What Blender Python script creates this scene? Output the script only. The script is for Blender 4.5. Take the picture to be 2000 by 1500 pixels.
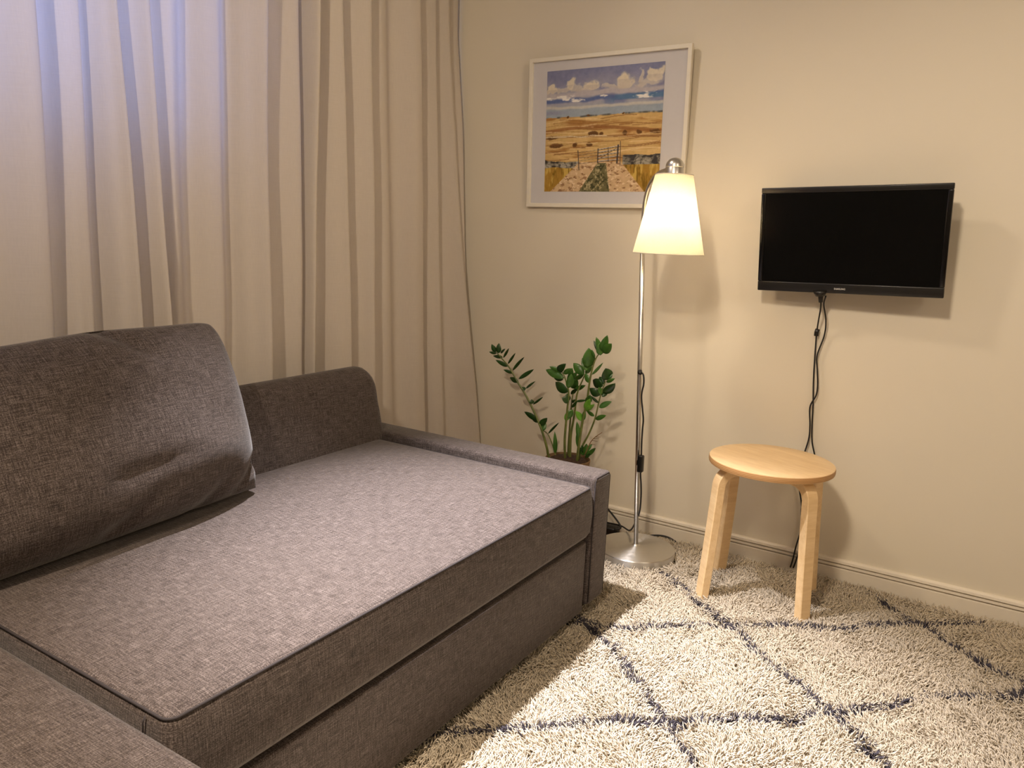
import bpy, bmesh, math, random
import numpy as np
from mathutils import Vector, Matrix, noise

for o in list(bpy.data.objects):
    bpy.data.objects.remove(o, do_unlink=True)
scene = bpy.context.scene
COL = scene.collection
random.seed(7)
rng = np.random.default_rng(7)

# ------------------------------------------------------------------ camera
# world: camera stands at (0,0,H); +x towards the television wall, +y towards the curtain
F = 1536.6
CX, CY = 1000.0, 750.0
H = 1.045
ay = np.array([-1528.46 - CX, 343.86 - CY, F]); ay /= np.linalg.norm(ay)
ax = np.array([1974.23 - CX, 498.51 - CY, F]); ax -= ax.dot(ay) * ay; ax /= np.linalg.norm(ax)
az = np.cross(ax, ay)
RM = np.stack([ax, ay, az], 1)           # world -> camera (x right, y down, z forward)
CAMP = np.array([0, 0, H])


def ray(p): return RM.T @ np.array([p[0] - CX, p[1] - CY, F])
def onx(p, v): d = ray(p); return CAMP + d * v / d[0]
def ony(p, v): d = ray(p); return CAMP + d * v / d[1]
def onz(p, v): d = ray(p); return CAMP + d * (v - H) / d[2]


cam_data = bpy.data.cameras.new('camera')
cam_data.sensor_fit = 'HORIZONTAL'
cam_data.sensor_width = 36
cam_data.lens = F / 2000 * 36
cam_data.clip_start = 0.02
cam = bpy.data.objects.new('camera', cam_data)
COL.objects.link(cam)
m = Matrix.Identity(4)
for i in range(3):
    m[i][0] = RM[0, i]; m[i][1] = -RM[1, i]; m[i][2] = -RM[2, i]
m[2][3] = H
cam.matrix_world = m
scene.camera = cam

# ------------------------------------------------------------------ world and lights
world = bpy.data.worlds.new('world'); scene.world = world
world.use_nodes = True
bg = world.node_tree.nodes['Background']
bg.inputs[0].default_value = (0.20, 0.36, 1.0, 1)     # blue dusk outside the window
bg.inputs[1].default_value = 5.0


def light(name, kind, loc, energy, col, target=None, **kw):
    d = bpy.data.lights.new(name, kind); d.energy = energy; d.color = col
    for k, v in kw.items(): setattr(d, k, v)
    o = bpy.data.objects.new(name, d); COL.objects.link(o); o.location = loc
    if target is not None:
        o.rotation_euler = (Vector(target) - Vector(loc)).to_track_quat('-Z', 'Y').to_euler()
    return o


COOL = (1.0, 0.95, 0.97)
WARM = (1.0, 0.82, 0.625)
# ceiling spots over sofa and room, then unseen fill lights added for brightness
light('ceiling_spot_sofa', 'SPOT', (1.20, 1.28, 2.36), 790, COOL, (1.33, 0.77, 0.3), spot_size=math.radians(51), spot_blend=1.0, shadow_soft_size=0.022)
light('ceiling_spot_wall', 'SPOT', (1.38, 1.56, 2.36), 36, WARM, (2.53, 0.0, 0.45), spot_size=math.radians(80), spot_blend=1.0, shadow_soft_size=0.09)
light('ceiling_spot_room', 'SPOT', (0.15, 0.55, 2.36), 155, WARM, (2.5, -0.34, 0.36), spot_size=math.radians(70), spot_blend=1.0, shadow_soft_size=0.12)
light('fill_spot_chaise', 'SPOT', (0.12, 0.72, 2.36), 300, WARM, (0.30, 0.74, 0.4), spot_size=math.radians(58), spot_blend=1.0, shadow_soft_size=0.05)  # added fill, brightens the chaise from above
light('fill_spot_curtain', 'SPOT', (0.95, -0.9, 2.36), 70, WARM, (1.36, 1.8, 1.32), spot_size=math.radians(57), spot_blend=1.0, shadow_soft_size=0.10)  # added fill for the curtain, cone kept narrow to miss the floor lamp

light('fill_spot_left', 'SPOT', (-0.75, 0.42, 2.36), 98, WARM, (1.55, 1.8, 1.25), spot_size=math.radians(66), spot_blend=1.0, shadow_soft_size=0.05)  # added side light, deepens the curtain folds and lifts the wall corner
light('fill_point_room', 'POINT', (0.35, -1.5, 2.15), 25, WARM, shadow_soft_size=0.18)  # added soft fill behind the camera, lifts the shadows

scene.view_settings.view_transform = 'Standard'
scene.view_settings.look = 'None'
scene.view_settings.gamma = 1
scene.view_settings.use_curve_mapping = False
scene.view_settings.exposure = 0.02


# ------------------------------------------------------------------ materials
def s2l(c):
    return tuple((v / 255 / 12.92 if v / 255 <= 0.04045 else ((v / 255 + 0.055) / 1.055) ** 2.4) for v in c)


class NT:
    def __init__(self, name):
        self.m = bpy.data.materials.new(name); self.m.use_nodes = True
        self.t = self.m.node_tree; self.b = self.t.nodes['Principled BSDF']; self.out = self.t.nodes['Material Output']

    def n(self, kind, **kw):
        nd = self.t.nodes.new(kind)
        for k, v in kw.items():
            if k.startswith('i_'):
                key = k[2:]; key = int(key) if key.isdigit() else key
                nd.inputs[key].default_value = v
            else: setattr(nd, k, v)
        return nd

    def l(self, a, b): self.t.links.new(a, b)

    def ramp(self, fac, stops):
        r = self.n('ShaderNodeValToRGB'); e = r.color_ramp.elements
        while len(e) < len(stops): e.new(0.5)
        for k, (p, c) in enumerate(stops): e[k].position = p; e[k].color = (*c, 1)
        self.l(fac, r.inputs[0]); return r.outputs[0]

    def bump(self, h, strength, dist):
        b = self.n('ShaderNodeBump'); b.inputs['Strength'].default_value = strength; b.inputs['Distance'].default_value = dist
        self.l(h, b.inputs['Height']); self.l(b.outputs[0], self.b.inputs['Normal']); return b

    def noise(self, vec, scale, detail=3, rough=0.5):
        nz = self.n('ShaderNodeTexNoise'); nz.inputs['Scale'].default_value = scale
        nz.inputs['Detail'].default_value = detail; nz.inputs['Roughness'].default_value = rough
        if vec is not None: self.l(vec, nz.inputs['Vector'])
        return nz.outputs[0]

    def coord(self, which='Object', scale=None):
        tc = self.n('ShaderNodeTexCoord')
        if scale is None: return tc.outputs[which]
        mp = self.n('ShaderNodeMapping'); mp.inputs['Scale'].default_value = scale
        self.l(tc.outputs[which], mp.inputs[0]); return mp.outputs[0]


def plain(name, rgb, rough=0.5, metal=0.0, spec=None, noise_amt=0.06, nscale=40):
    k = NT(name); c = s2l(rgb)
    f = k.noise(k.coord(), nscale)
    k.l(k.ramp(f, [(0.3, tuple(v * (1 - noise_amt) for v in c)), (0.7, tuple(min(1, v * (1 + noise_amt)) for v in c))]), k.b.inputs['Base Color'])
    k.b.inputs['Roughness'].default_value = rough; k.b.inputs['Metallic'].default_value = metal
    if spec is not None: k.b.inputs['Specular IOR Level'].default_value = spec
    return k.m


def wall_mat(name, rgb):
    k = NT(name); c = s2l(rgb)
    f = k.noise(k.coord(), 1.4, 2)
    k.l(k.ramp(f, [(0.3, tuple(v * 0.985 for v in c)), (0.7, tuple(v * 1.015 for v in c))]), k.b.inputs['Base Color'])
    k.b.inputs['Roughness'].default_value = 0.55
    k.b.inputs['Specular IOR Level'].default_value = 0.3
    k.bump(k.noise(k.coord(), 180, 3), 0.06, 0.001)
    return k.m


def fabric(name, dark, mid, lite):
    k = NT(name)
    d, mi, li = s2l(dark), s2l(mid), s2l(lite)
    a = k.noise(k.coord('UV', (26, 560, 1)), 1, 3, 0.7)
    b = k.noise(k.coord('UV', (560, 34, 1)), 1, 3, 0.7)
    w = k.noise(k.coord('UV', (420, 520, 1)), 1, 2, 0.6)
    ad = k.n('ShaderNodeMath', operation='ADD'); k.l(a, ad.inputs[0]); k.l(b, ad.inputs[1])
    ad2 = k.n('ShaderNodeMath', operation='ADD'); k.l(ad.outputs[0], ad2.inputs[0]); k.l(w, ad2.inputs[1])
    mu = k.n('ShaderNodeMath', operation='MULTIPLY'); k.l(ad2.outputs[0], mu.inputs[0]); mu.inputs[1].default_value = 1 / 3
    k.l(k.ramp(mu.outputs[0], [(0.41, d), (0.5, mi), (0.59, li)]), k.b.inputs['Base Color'])
    k.b.inputs['Roughness'].default_value = 0.85
    k.b.inputs['Specular IOR Level'].default_value = 0.2
    k.b.inputs['Sheen Weight'].default_value = 0.25
    k.b.inputs['Sheen Roughness'].default_value = 0.4
    k.bump(mu.outputs[0], 0.35, 0.0012)
    return k.m


def attr_mat(name, attr, rough=0.8):
    k = NT(name); a = k.n('ShaderNodeAttribute'); a.attribute_name = attr
    k.l(a.outputs['Color'], k.b.inputs['Base Color'])
    k.b.inputs['Roughness'].default_value = rough; k.b.inputs['Specular IOR Level'].default_value = 0.15
    return k.m


M = {}
M['wall'] = wall_mat('wall_paint', (226, 218, 200))
M['ceil'] = wall_mat('ceiling_paint', (235, 232, 224))
M['trim'] = plain('trim_paint', (232, 224, 208), 0.4, noise_amt=0.01)
M['floor'] = plain('floor_wood', (150, 112, 76), 0.45, nscale=8)
M['sofa'] = fabric('sofa_fabric', (42, 35, 32), (76, 67, 63), (114, 104, 100))
M['seam'] = plain('seam_thread', (46, 40, 40), 0.9)
M['black'] = plain('black_plastic', (16, 15, 15), 0.4)
M['gloss_black'] = plain('gloss_black_plastic', (9, 9, 10), 0.16)
M['bezel'] = plain('bezel_plastic', (26, 25, 24), 0.32)
M['rubber'] = plain('black_rubber', (18, 16, 15), 0.55)
M['alu'] = plain('brushed_aluminium', (205, 203, 198), 0.3, 1.0, noise_amt=0.03)
M['frame'] = plain('frame_white', (234, 228, 212), 0.4, noise_amt=0.02)
M['mat'] = plain('passe_partout', (206, 204, 206), 0.9, noise_amt=0.01)
M['logo'] = plain('logo_silver', (200, 200, 200), 0.4)
M['soil'] = plain('soil', (58, 40, 26), 0.95, noise_amt=0.5, nscale=150)
M['pot'] = plain('pot_ceramic', (118, 92, 62), 0.8)
M['twig'] = plain('dry_twig', (128, 96, 56), 0.9)
M['foot'] = plain('foot_plastic', (22, 20, 19), 0.6)

k = NT('screen'); k.b.inputs['Base Color'].default_value = (0.0035, 0.0035, 0.0035, 1)
k.b.inputs['Roughness'].default_value = 0.22; k.b.inputs['Specular IOR Level'].default_value = 0.14
k.bump(k.noise(k.coord(), 900, 2), 0.02, 0.0003)
M['screen'] = k.m

k = NT('birch_veneer')
f = k.noise(k.coord('Object', (14, 2.2, 14)), 4, 4, 0.6)
g = k.noise(k.coord('Object', (160, 9, 160)), 2, 2)
mx = k.n('ShaderNodeMath', operation='MULTIPLY_ADD'); k.l(g, mx.inputs[0]); mx.inputs[1].default_value = 0.35; k.l(f, mx.inputs[2])
k.l(k.ramp(mx.outputs[0], [(0.45, s2l((224, 190, 140))), (0.85, s2l((240, 210, 164)))]), k.b.inputs['Base Color'])
k.b.inputs['Roughness'].default_value = 0.38
M['birch'] = k.m
k = NT('plywood_edge')
sx = k.n('ShaderNodeSeparateXYZ'); k.l(k.coord(), sx.inputs[0])
wv = k.n('ShaderNodeTexWave'); wv.bands_direction = 'Z'; wv.inputs['Scale'].default_value = 75; wv.inputs['Distortion'].default_value = 0.6
k.l(k.coord(), wv.inputs[0])
k.l(k.ramp(wv.outputs[1], [(0.2, s2l((168, 122, 74))), (0.8, s2l((206, 164, 112)))]), k.b.inputs['Base Color'])
k.b.inputs['Roughness'].default_value = 0.5
M['ply'] = k.m

k = NT('curtain_cloth')
a = k.noise(k.coord('UV', (500, 30, 1)), 1, 3, 0.6); b = k.noise(k.coord('UV', (24, 500, 1)), 1, 3, 0.6)
ad = k.n('ShaderNodeMath', operation='ADD'); k.l(a, ad.inputs[0]); k.l(b, ad.inputs[1])
mu = k.n('ShaderNodeMath', operation='MULTIPLY'); k.l(ad.outputs[0], mu.inputs[0]); mu.inputs[1].default_value = .5
colr = k.ramp(mu.outputs[0], [(0.35, s2l((211, 201, 188))), (0.65, s2l((217, 207, 194)))])
k.l(colr, k.b.inputs['Base Color'])
k.b.inputs['Roughness'].default_value = 0.9; k.b.inputs['Specular IOR Level'].default_value = 0.1
bp = k.bump(mu.outputs[0], 0.12, 0.001)
tr = k.n('ShaderNodeBsdfTranslucent'); k.l(colr, tr.inputs[0]); k.l(bp.outputs[0], tr.inputs['Normal'])
ms = k.n('ShaderNodeMixShader'); ms.inputs[0].default_value = 0.22
k.l(k.b.outputs[0], ms.inputs[1]); k.l(tr.outputs[0], ms.inputs[2]); k.l(ms.outputs[0], k.out.inputs[0])
M['curtain'] = k.m

k = NT('lamp_shade_cloth')
nz = k.noise(k.coord('Object', (1, 1, 6)), 220, 2)
c2 = k.ramp(nz, [(0.3, s2l((238, 230, 214))), (0.7, s2l((248, 242, 228)))])
k.l(c2, k.b.inputs['Base Color']); k.b.inputs['Roughness'].default_value = 0.85
tr = k.n('ShaderNodeBsdfTranslucent'); k.l(c2, tr.inputs[0])
ms = k.n('ShaderNodeMixShader'); ms.inputs[0].default_value = 0.55
k.l(k.b.outputs[0], ms.inputs[1]); k.l(tr.outputs[0], ms.inputs[2]); k.l(ms.outputs[0], k.out.inputs[0])
M['shade'] = k.m

k = NT('bulb_glow')
k.b.inputs['Base Color'].default_value = (1, .95, .85, 1)
k.b.inputs['Emission Color'].default_value = (1.0, 0.82, 0.60, 1); k.b.inputs['Emission Strength'].default_value = 70
M['bulb'] = k.m

k = NT('window_glass')
gl = k.n('ShaderNodeBsdfGlass'); gl.inputs['IOR'].default_value = 1.02; gl.inputs['Roughness'].default_value = 0
trn = k.n('ShaderNodeBsdfTransparent'); ms = k.n('ShaderNodeMixShader'); ms.inputs[0].default_value = 0.08
k.l(trn.outputs[0], ms.inputs[1]); k.l(gl.outputs[0], ms.inputs[2]); k.l(ms.outputs[0], k.out.inputs[0])
M['glass'] = k.m


def leaf_mat(name, a, b):
    k = NT(name)
    f = k.noise(k.coord('Object'), 30, 3)
    k.l(k.ramp(f, [(0.3, s2l(a)), (0.7, s2l(b))]), k.b.inputs['Base Color'])
    k.b.inputs['Roughness'].default_value = 0.32; k.b.inputs['Specular IOR Level'].default_value = 0.5
    return k.m


M['leaf_dark'] = leaf_mat('leaf_dark', (30, 58, 22), (44, 80, 30))
M['leaf_mid'] = leaf_mat('leaf_mid', (52, 92, 34), (74, 118, 44))
M['leaf_young'] = leaf_mat('leaf_young', (92, 150, 44), (116, 172, 60))
M['stem'] = leaf_mat('stem_green', (88, 100, 48), (112, 120, 60))
M['pile'] = attr_mat('rug_pile', 'yarn', 0.9)
M['rug_back'] = plain('rug_backing', (196, 184, 164), 0.95, nscale=200)
M['art'] = attr_mat('watercolour_print', 'paint', 0.7)


# ------------------------------------------------------------------ object helpers
def link(name, me, mat, parent=None, smooth=False, keep=False):
    o = bpy.data.objects.new(name, me); COL.objects.link(o)
    if mat is not None:
        me.materials.clear(); me.materials.append(M[mat])
    if smooth: me.shade_smooth()
    if parent is not None: o.parent = parent
    return o


def from_bm(name, bm, mat, parent=None, smooth=False, uv=False, origin=None):
    if uv: box_uv(bm)
    if origin is not None: bmesh.ops.translate(bm, verts=bm.verts, vec=-Vector(origin))
    bmesh.ops.recalc_face_normals(bm, faces=bm.faces)
    me = bpy.data.meshes.new(name); bm.to_mesh(me); bm.free()
    o = link(name, me, mat, parent, smooth)
    if origin is not None: o.location = origin
    return o


def box_uv(bm):
    L = bm.loops.layers.uv.verify()
    for fc in bm.faces:
        n = fc.normal; a = max(range(3), key=lambda i: abs(n[i]))
        for lp in fc.loops:
            c = lp.vert.co
            lp[L].uv = ((c.x, c.y) if a == 2 else (c.x, c.z) if a == 1 else (c.y, c.z))


def empty(name, loc, label, cat, group=None):
    o = bpy.data.objects.new(name, None); COL.objects.link(o); o.location = loc
    o.empty_display_size = 0.1
    o['label'] = label; o['category'] = cat
    if group: o['group'] = group
    return o


def tag(o, label, cat, group=None):
    o['label'] = label; o['category'] = cat
    if group: o['group'] = group
    return o


def box(bm, x0, x1, y0, y1, z0, z1):
    r = bmesh.ops.create_cube(bm, size=1)
    for v in r['verts']:
        v.co = Vector(((x0 + x1) / 2 + v.co.x * (x1 - x0), (y0 + y1) / 2 + v.co.y * (y1 - y0), (z0 + z1) / 2 + v.co.z * (z1 - z0)))
    return r['verts']


def rbox(x0, x1, y0, y1, z0, z1, r=0.01, seg=4):
    bm = bmesh.new(); box(bm, x0, x1, y0, y1, z0, z1)
    bmesh.ops.bevel(bm, geom=list(bm.edges), offset=r, segments=seg, profile=0.5, affect='EDGES')
    return bm


def cr(points, n=8):
    """Catmull-Rom through the points"""
    P = [Vector(p) for p in points]
    P = [P[0] * 2 - P[1]] + P + [P[-1] * 2 - P[-2]]
    out = []
    for i in range(1, len(P) - 2):
        a, b, c, d = P[i - 1:i + 3]
        for j in range(n):
            t = j / n
            out.append(0.5 * ((2 * b) + (c - a) * t + (2 * a - 5 * b + 4 * c - d) * t * t + (3 * b - a - 3 * c + d) * t ** 3))
    out.append(P[-2]); return out


def tube(bm, pts, r, sides=8, r1=None, cap=True):
    pts = [Vector(p) for p in pts]; n = len(pts); rings = []
    up = Vector((0.13, 0.31, 0.94)); prev = None
    for i, p in enumerate(pts):
        t = (pts[min(i + 1, n - 1)] - pts[max(i - 1, 0)]).normalized()
        if prev is None:
            s = t.cross(up)
            if s.length < .1: s = t.cross(Vector((1, 0, 0)))
        else: s = prev - t * prev.dot(t)
        s.normalize(); prev = s; b = t.cross(s)
        rr = r if r1 is None else r + (r1 - r) * i / (n - 1)
        rings.append([bm.verts.new(p + (s * math.cos(2 * math.pi * j / sides) + b * math.sin(2 * math.pi * j / sides)) * rr) for j in range(sides)])
    for a, b in zip(rings, rings[1:]):
        for j in range(sides): bm.faces.new((a[j], a[(j + 1) % sides], b[(j + 1) % sides], b[j]))
    if cap:
        bm.faces.new(rings[0][::-1]); bm.faces.new(rings[-1])


def lathe(bm, prof, cx=0, cy=0, sides=48, close=True):
    rings = []
    for (r, z) in prof:
        if r < 1e-6: rings.append([bm.verts.new((cx, cy, z))])
        else: rings.append([bm.verts.new((cx + r * math.cos(2 * math.pi * j / sides), cy + r * math.sin(2 * math.pi * j / sides), z)) for j in range(sides)])
    for a, b in zip(rings, rings[1:]):
        for j in range(sides):
            if len(a) == 1 and len(b) == 1: continue
            if len(a) == 1: bm.faces.new((a[0], b[j], b[(j + 1) % sides]))
            elif len(b) == 1: bm.faces.new((a[j], a[(j + 1) % sides], b[0]))
            else: bm.faces.new((a[j], a[(j + 1) % sides], b[(j + 1) % sides], b[j]))


def sharp(o, ang=35):
    me = o.data; me.shade_smooth()
    me.set_sharp_from_angle(angle=math.radians(ang))


def struct(o): o['kind'] = 'structure'; return o


# ------------------------------------------------------------------ the room
WX = 2.53          # television wall
WY = 1.98          # window wall behind the curtain
X0, Y0, ZC = -1.9, -2.3, 2.42
struct(from_bm('floor', (lambda b: (box(b, X0, WX, Y0, WY, -0.08, 0.0), b)[1])(bmesh.new()), 'floor'))
struct(from_bm('ceiling', (lambda b: (box(b, X0, WX, Y0, WY, ZC, ZC + .08), b)[1])(bmesh.new()), 'ceil'))
struct(from_bm('wall_right', (lambda b: (box(b, WX, WX + .1, Y0, WY + .1, 0, ZC), b)[1])(bmesh.new()), 'wall'))
struct(from_bm('wall_left', (lambda b: (box(b, X0 - .1, X0, Y0, WY + .1, 0, ZC), b)[1])(bmesh.new()), 'wall'))
struct(from_bm('wall_front', (lambda b: (box(b, X0, WX, Y0 - .1, Y0, 0, ZC), b)[1])(bmesh.new()), 'wall'))
# window wall with an opening
wx0, wx1, wz0, wz1 = -0.55, 1.50, 1.22, 2.25
bm = bmesh.new()
box(bm, X0, wx0, WY, WY + .1, 0, ZC); box(bm, wx1, WX, WY, WY + .1, 0, ZC)
box(bm, wx0, wx1, WY, WY + .1, 0, wz0); box(bm, wx0, wx1, WY, WY + .1, wz1, ZC)
struct(from_bm('wall_back', bm, 'wall'))
bm = bmesh.new()
for a in ((wx0, wx0 + .05, wz0, wz1), (wx1 - .05, wx1, wz0, wz1), (wx0 + .05, wx1 - .05, wz0, wz0 + .05), (wx0 + .05, wx1 - .05, wz1 - .05, wz1), (.40, .45, wz0 + .05, wz1 - .05)):
    box(bm, a[0], a[1], WY + .03, WY + .08, a[2], a[3])
win = struct(from_bm('window_1', bm, 'frame'))
for a, b_ in ((wx0 + .05, .40), (.45, wx1 - .05)):
    bm = bmesh.new(); box(bm, a, b_, WY + .05, WY + .056, wz0 + .05, wz1 - .05)
    from_bm('pane', bm, 'glass', win)


def baseboard(name, pts_fn, length):
    prof = [(0, 0), (.014, 0), (.014, .0605), (.0135, .0625), (.0035, .0633), (.0035, .0668), (.013, .0675), (.0125, .0735), (.0035, .0742), (.0035, .0778), (.012, .0785), (.0105, .086), (.007, .0895), (0, .0905)]
    bm = bmesh.new(); ra = [bm.verts.new(pts_fn(d, z, 0)) for d, z in prof]; rb = [bm.verts.new(pts_fn(d, z, length)) for d, z in prof]
    n = len(prof)
    for i in range(n - 1): bm.faces.new((ra[i], ra[i + 1], rb[i + 1], rb[i]))
    bm.faces.new(ra); bm.faces.new(rb)
    return struct(from_bm(name, bm, 'trim'))


baseboard('baseboard_right', lambda d, z, s: (WX - d, Y0 + s, z), WY - Y0)
baseboard('baseboard_back', lambda d, z, s: (X0 + s, WY - d, z), WX - .015 - X0)

# ------------------------------------------------------------------ curtain
# fold ridges read off the photograph: (pixel x at the top, pixel x at the sofa line), amplitude in metres
CURY = 1.80
ridges_px = [(45, 97, .085), (150, 185, .05), (214, 263, .085), (282, 321, .08), (345, 362, .035), (428, 440, .04), (503, 512, .085), (585, 590, .05), (606, 606, .075), (659, 676, .075), (722, 726, .07), (762, 768, .022), (815, 824, .065), (858, 853, .04), (886, 893, .04)]
tops = [ony((a, 0), CURY) for a, b, c in ridges_px]
bots = [ony((b, 690), CURY) for a, b, c in ridges_px]
def ridge_x(i, z):
    t, b = tops[i], bots[i]
    s = (z - b[2]) / (t[2] - b[2]); s = max(-0.9, min(1.35, s))
    return b[0] + (t[0] - b[0]) * s
left_extra = [(-1.75, .05), (-1.58, .05), (-1.4, .03), (-1.24, .06), (-1.05, .05), (-.88, .03), (-.72, .06), (-.55, .05), (-.4, .03), (-.22, .055), (-.05, .04), (.1, .06), (.27, .05), (.42, .03), (.57, .055), (.74, .05)]


def curtain_edge(z):
    e = [(0.0, 1.69), (.23, 1.705), (.6, 1.74), (1.0, 1.775), (1.4, 1.80), (1.75, 1.84), (2.45, 1.85)]
    for (a, b), (c, d) in zip(e, e[1:]):
        if z <= c: return b + (d - b) * (z - a) / (c - a)
    return e[-1][1]


rows = 70
ZT, ZB = ZC - .002, .012
cols_per = 18
verts, uvs = [], []
ncol = None
for r_ in range(rows + 1):
    z = ZB + (ZT - ZB) * r_ / rows
    xs = [(x, a) for x, a in left_extra] + [(ridge_x(i, z), ridges_px[i][2]) for i in range(len(ridges_px))] + [(2.505, .012)]
    xs = [(X0 + .03, .04)] + xs
    line = []
    for i in range(len(xs) - 1):
        (xa, aa), (xb, ab) = xs[i], xs[i + 1]
        for j in range(cols_per):
            t = j / cols_per
            q = .36
            if t < q: d = aa * (.5 + .5 * math.cos(math.pi * t / q))
            else:
                u = (t - q) / (1 - q)
                d = ab * ((.5 - .5 * math.cos(math.pi * u ** .85)) * .8 + .2 * u)
                d += .16 * ab * math.sin(u * math.pi * 2 + i * 1.7) * (1 - u) * u * 3
            line.append((xa + (xb - xa) * t, d, i + t))
    line.append((xs[-1][0], xs[-1][1], len(xs) - 1))
    ncol = len(line)
    fall = 1.0 + .15 * (1 - z / ZT)
    for (x, d, u) in line:
        d = d * (.84 + .36 * noise.noise(Vector((round(u) * 3.7, z * .9, 21.0))))
        # right end swings out along the wall as in the photograph
        e = CURY + .0
        wgt = max(0, min(1, (x - 2.22) / .29)); wgt = wgt * wgt
        e = CURY + .03 - .0 * wgt
        base = (CURY + .045) * (1 - wgt) + (curtain_edge(z) + .012) * wgt
        nz = noise.noise(Vector((u * 1.7, z * 1.1, 3.1))) * .014 + noise.noise(Vector((u * 4.1, z * 3.0, 9.1))) * .0035 * (1.4 - z / 2)
        y = base - d * fall * (1 - .35 * wgt) + nz * (1 - wgt)
        verts.append((x, min(y, WY - .02), z)); uvs.append((u * .14, z))
me = bpy.data.meshes.new('curtain')
faces = [(r_ * ncol + c_, r_ * ncol + c_ + 1, (r_ + 1) * ncol + c_ + 1, (r_ + 1) * ncol + c_) for r_ in range(rows) for c_ in range(ncol - 1)]
me.from_pydata(verts, [], faces)
ul = me.uv_layers.new(name='UVMap')
idx = np.zeros(len(me.loops), np.int32); me.loops.foreach_get('vertex_index', idx)
ul.data.foreach_set('uv', np.array(uvs, np.float32)[idx].ravel())
tag(link('curtain', me, 'curtain', smooth=True), 'floor-length off-white curtain hanging in vertical folds behind the grey sofa', 'curtain')

# ------------------------------------------------------------------ rug
RX0, RX1, RY0, RY1 = 0.35, 2.50, -1.05, 1.02
bm = bmesh.new(); box(bm, RX0, RX1, RY0, RY1, 0.0, 0.008)
rug = tag(from_bm('rug', bm, 'rug_back', origin=(1.4, 0, 0)), 'shaggy cream rug with thin dark grey diamond lines on the floor', 'rug')
lines_px = [
    [(1290, 1120), (1375, 1185), (1440, 1235), (1500, 1300), (1565, 1345), (1600, 1385), (1640, 1400), (1690, 1460), (1725, 1500)],
    [(1085, 1190), (1150, 1222), (1200, 1275), (1245, 1340), (1275, 1385), (1315, 1435), (1350, 1480), (1365, 1500)],
    [(1700, 1162), (1770, 1207), (1850, 1257), (1930, 1305), (2000, 1335), (2120, 1400)],
    [(1080, 1222), (1150, 1222), (1230, 1230), (1330, 1222), (1400, 1226), (1500, 1222), (1620, 1230), (1700, 1225), (1790, 1222), (1860, 1222), (1920, 1222)],
    [(770, 1462), (815, 1451), (895, 1430), (972, 1429), (1053, 1427), (1147, 1416), (1212, 1411), (1298, 1415), (1406, 1406), (1523, 1408), (1590, 1401), (1649, 1396), (1730, 1378), (1820, 1366), (1901, 1366), (1982, 1364), (2100, 1350)],
]
segs = []
for ln in lines_px:
    pw = [onz(p, .022)[:2] for p in ln]
    segs += list(zip(pw, pw[1:]))
# the lozenge lines go on past the picture's edge
segs += [(onz((1725, 1500), .022)[:2], np.array([0.95, -.62])), (onz((1365, 1500), .022)[:2], np.array([0.62, -.15])), (onz((2100, 1350), .022)[:2], np.array([2.45, -.75]))]

vis = np.array([(RX0, RY0), (RX1, RY1)])
NS = 165000
px_ = rng.uniform(RX0 + .6, RX1, NS); py_ = rng.uniform(-.42, RY1, NS)
# nothing of the pile shows under the sofa beyond its front
keep = ~((py_ > .90) & (px_ < 1.86))
px_, py_ = px_[keep], py_[keep]
# press the pile down under the stool feet and the lamp base
PRESS = []
dmin = np.full(len(px_), 9.0)
jx = px_ + rng.normal(0, .0045, len(px_)); jy = py_ + rng.normal(0, .0045, len(px_))
for a, b in segs:
    ab = b - a; t = np.clip(((jx - a[0]) * ab[0] + (jy - a[1]) * ab[1]) / (ab @ ab), 0, 1)
    dmin = np.minimum(dmin, np.hypot(jx - a[0] - t * ab[0], jy - a[1] - t * ab[1]))
wob = np.array([noise.noise(Vector((a * 14, b * 14, 2.0))) for a, b in zip(px_, py_)])
dark = dmin < (.0075 + .006 * wob)
n = len(px_)
lean_a = np.array([noise.noise(Vector((a * 9, b * 9, 7.7))) for a, b in zip(px_, py_)]) * 6 + rng.normal(0, .9, n)
lean = np.clip(rng.normal(.95, .35, n), .15, 1.6)
leng = rng.uniform(.022, .036, n)
tone = np.clip(rng.normal(1, .07, n), .78, 1.12)
LAMP = (2.314, .917, .135)
dl = np.hypot(px_ - LAMP[0], py_ - LAMP[1])
leng = np.where(dl < LAMP[2], .006, leng)
rad = rng.uniform(.0012, .0019, n)
base = np.stack([px_, py_, np.full(n, .006)], 1)
dirh = np.stack([np.cos(lean_a), np.sin(lean_a), np.zeros(n)], 1)
# three rings of three and a tip
prm = [(0, 0.0), (.45, 1.0), (.8, 1.0), (1.0, 0)]
V = np.zeros((n, 10, 3)); side = np.stack([-np.sin(lean_a), np.cos(lean_a), np.zeros(n)], 1)
def cpt(t):
    ang = lean * t
    h = leng * t * np.cos(ang * .75); w = leng * t * np.sin(ang * .75)
    return base + dirh * w[:, None] + np.array([0, 0, 1.0]) * h[:, None]
rs = [.9, 1.1, .9]
for kk, t in enumerate((0, .45, .82)):
    c_ = cpt(t)
    tl = lean * t * .9
    nb = dirh * np.cos(tl)[:, None] - np.array([0, 0, 1.0]) * np.sin(tl)[:, None]
    for j in range(3):
        aa = 2 * math.pi * j / 3 + kk * .35
        V[:, kk * 3 + j] = c_ + (side * math.cos(aa) + nb * math.sin(aa)) * (rad * rs[kk])[:, None]
V[:, 9] = cpt(1.0)
V[..., 0] = np.minimum(V[..., 0], WX - .016)
V[..., 2] = np.maximum(V[..., 2], .003)
fl = []
for kk in range(2):
    for j in range(3):
        a, b = kk * 3 + j, kk * 3 + (j + 1) % 3
        fl += [(a, b, b + 3), (a, b + 3, a + 3)]
for j in range(3): fl.append((6 + j, 6 + (j + 1) % 3, 9))
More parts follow.
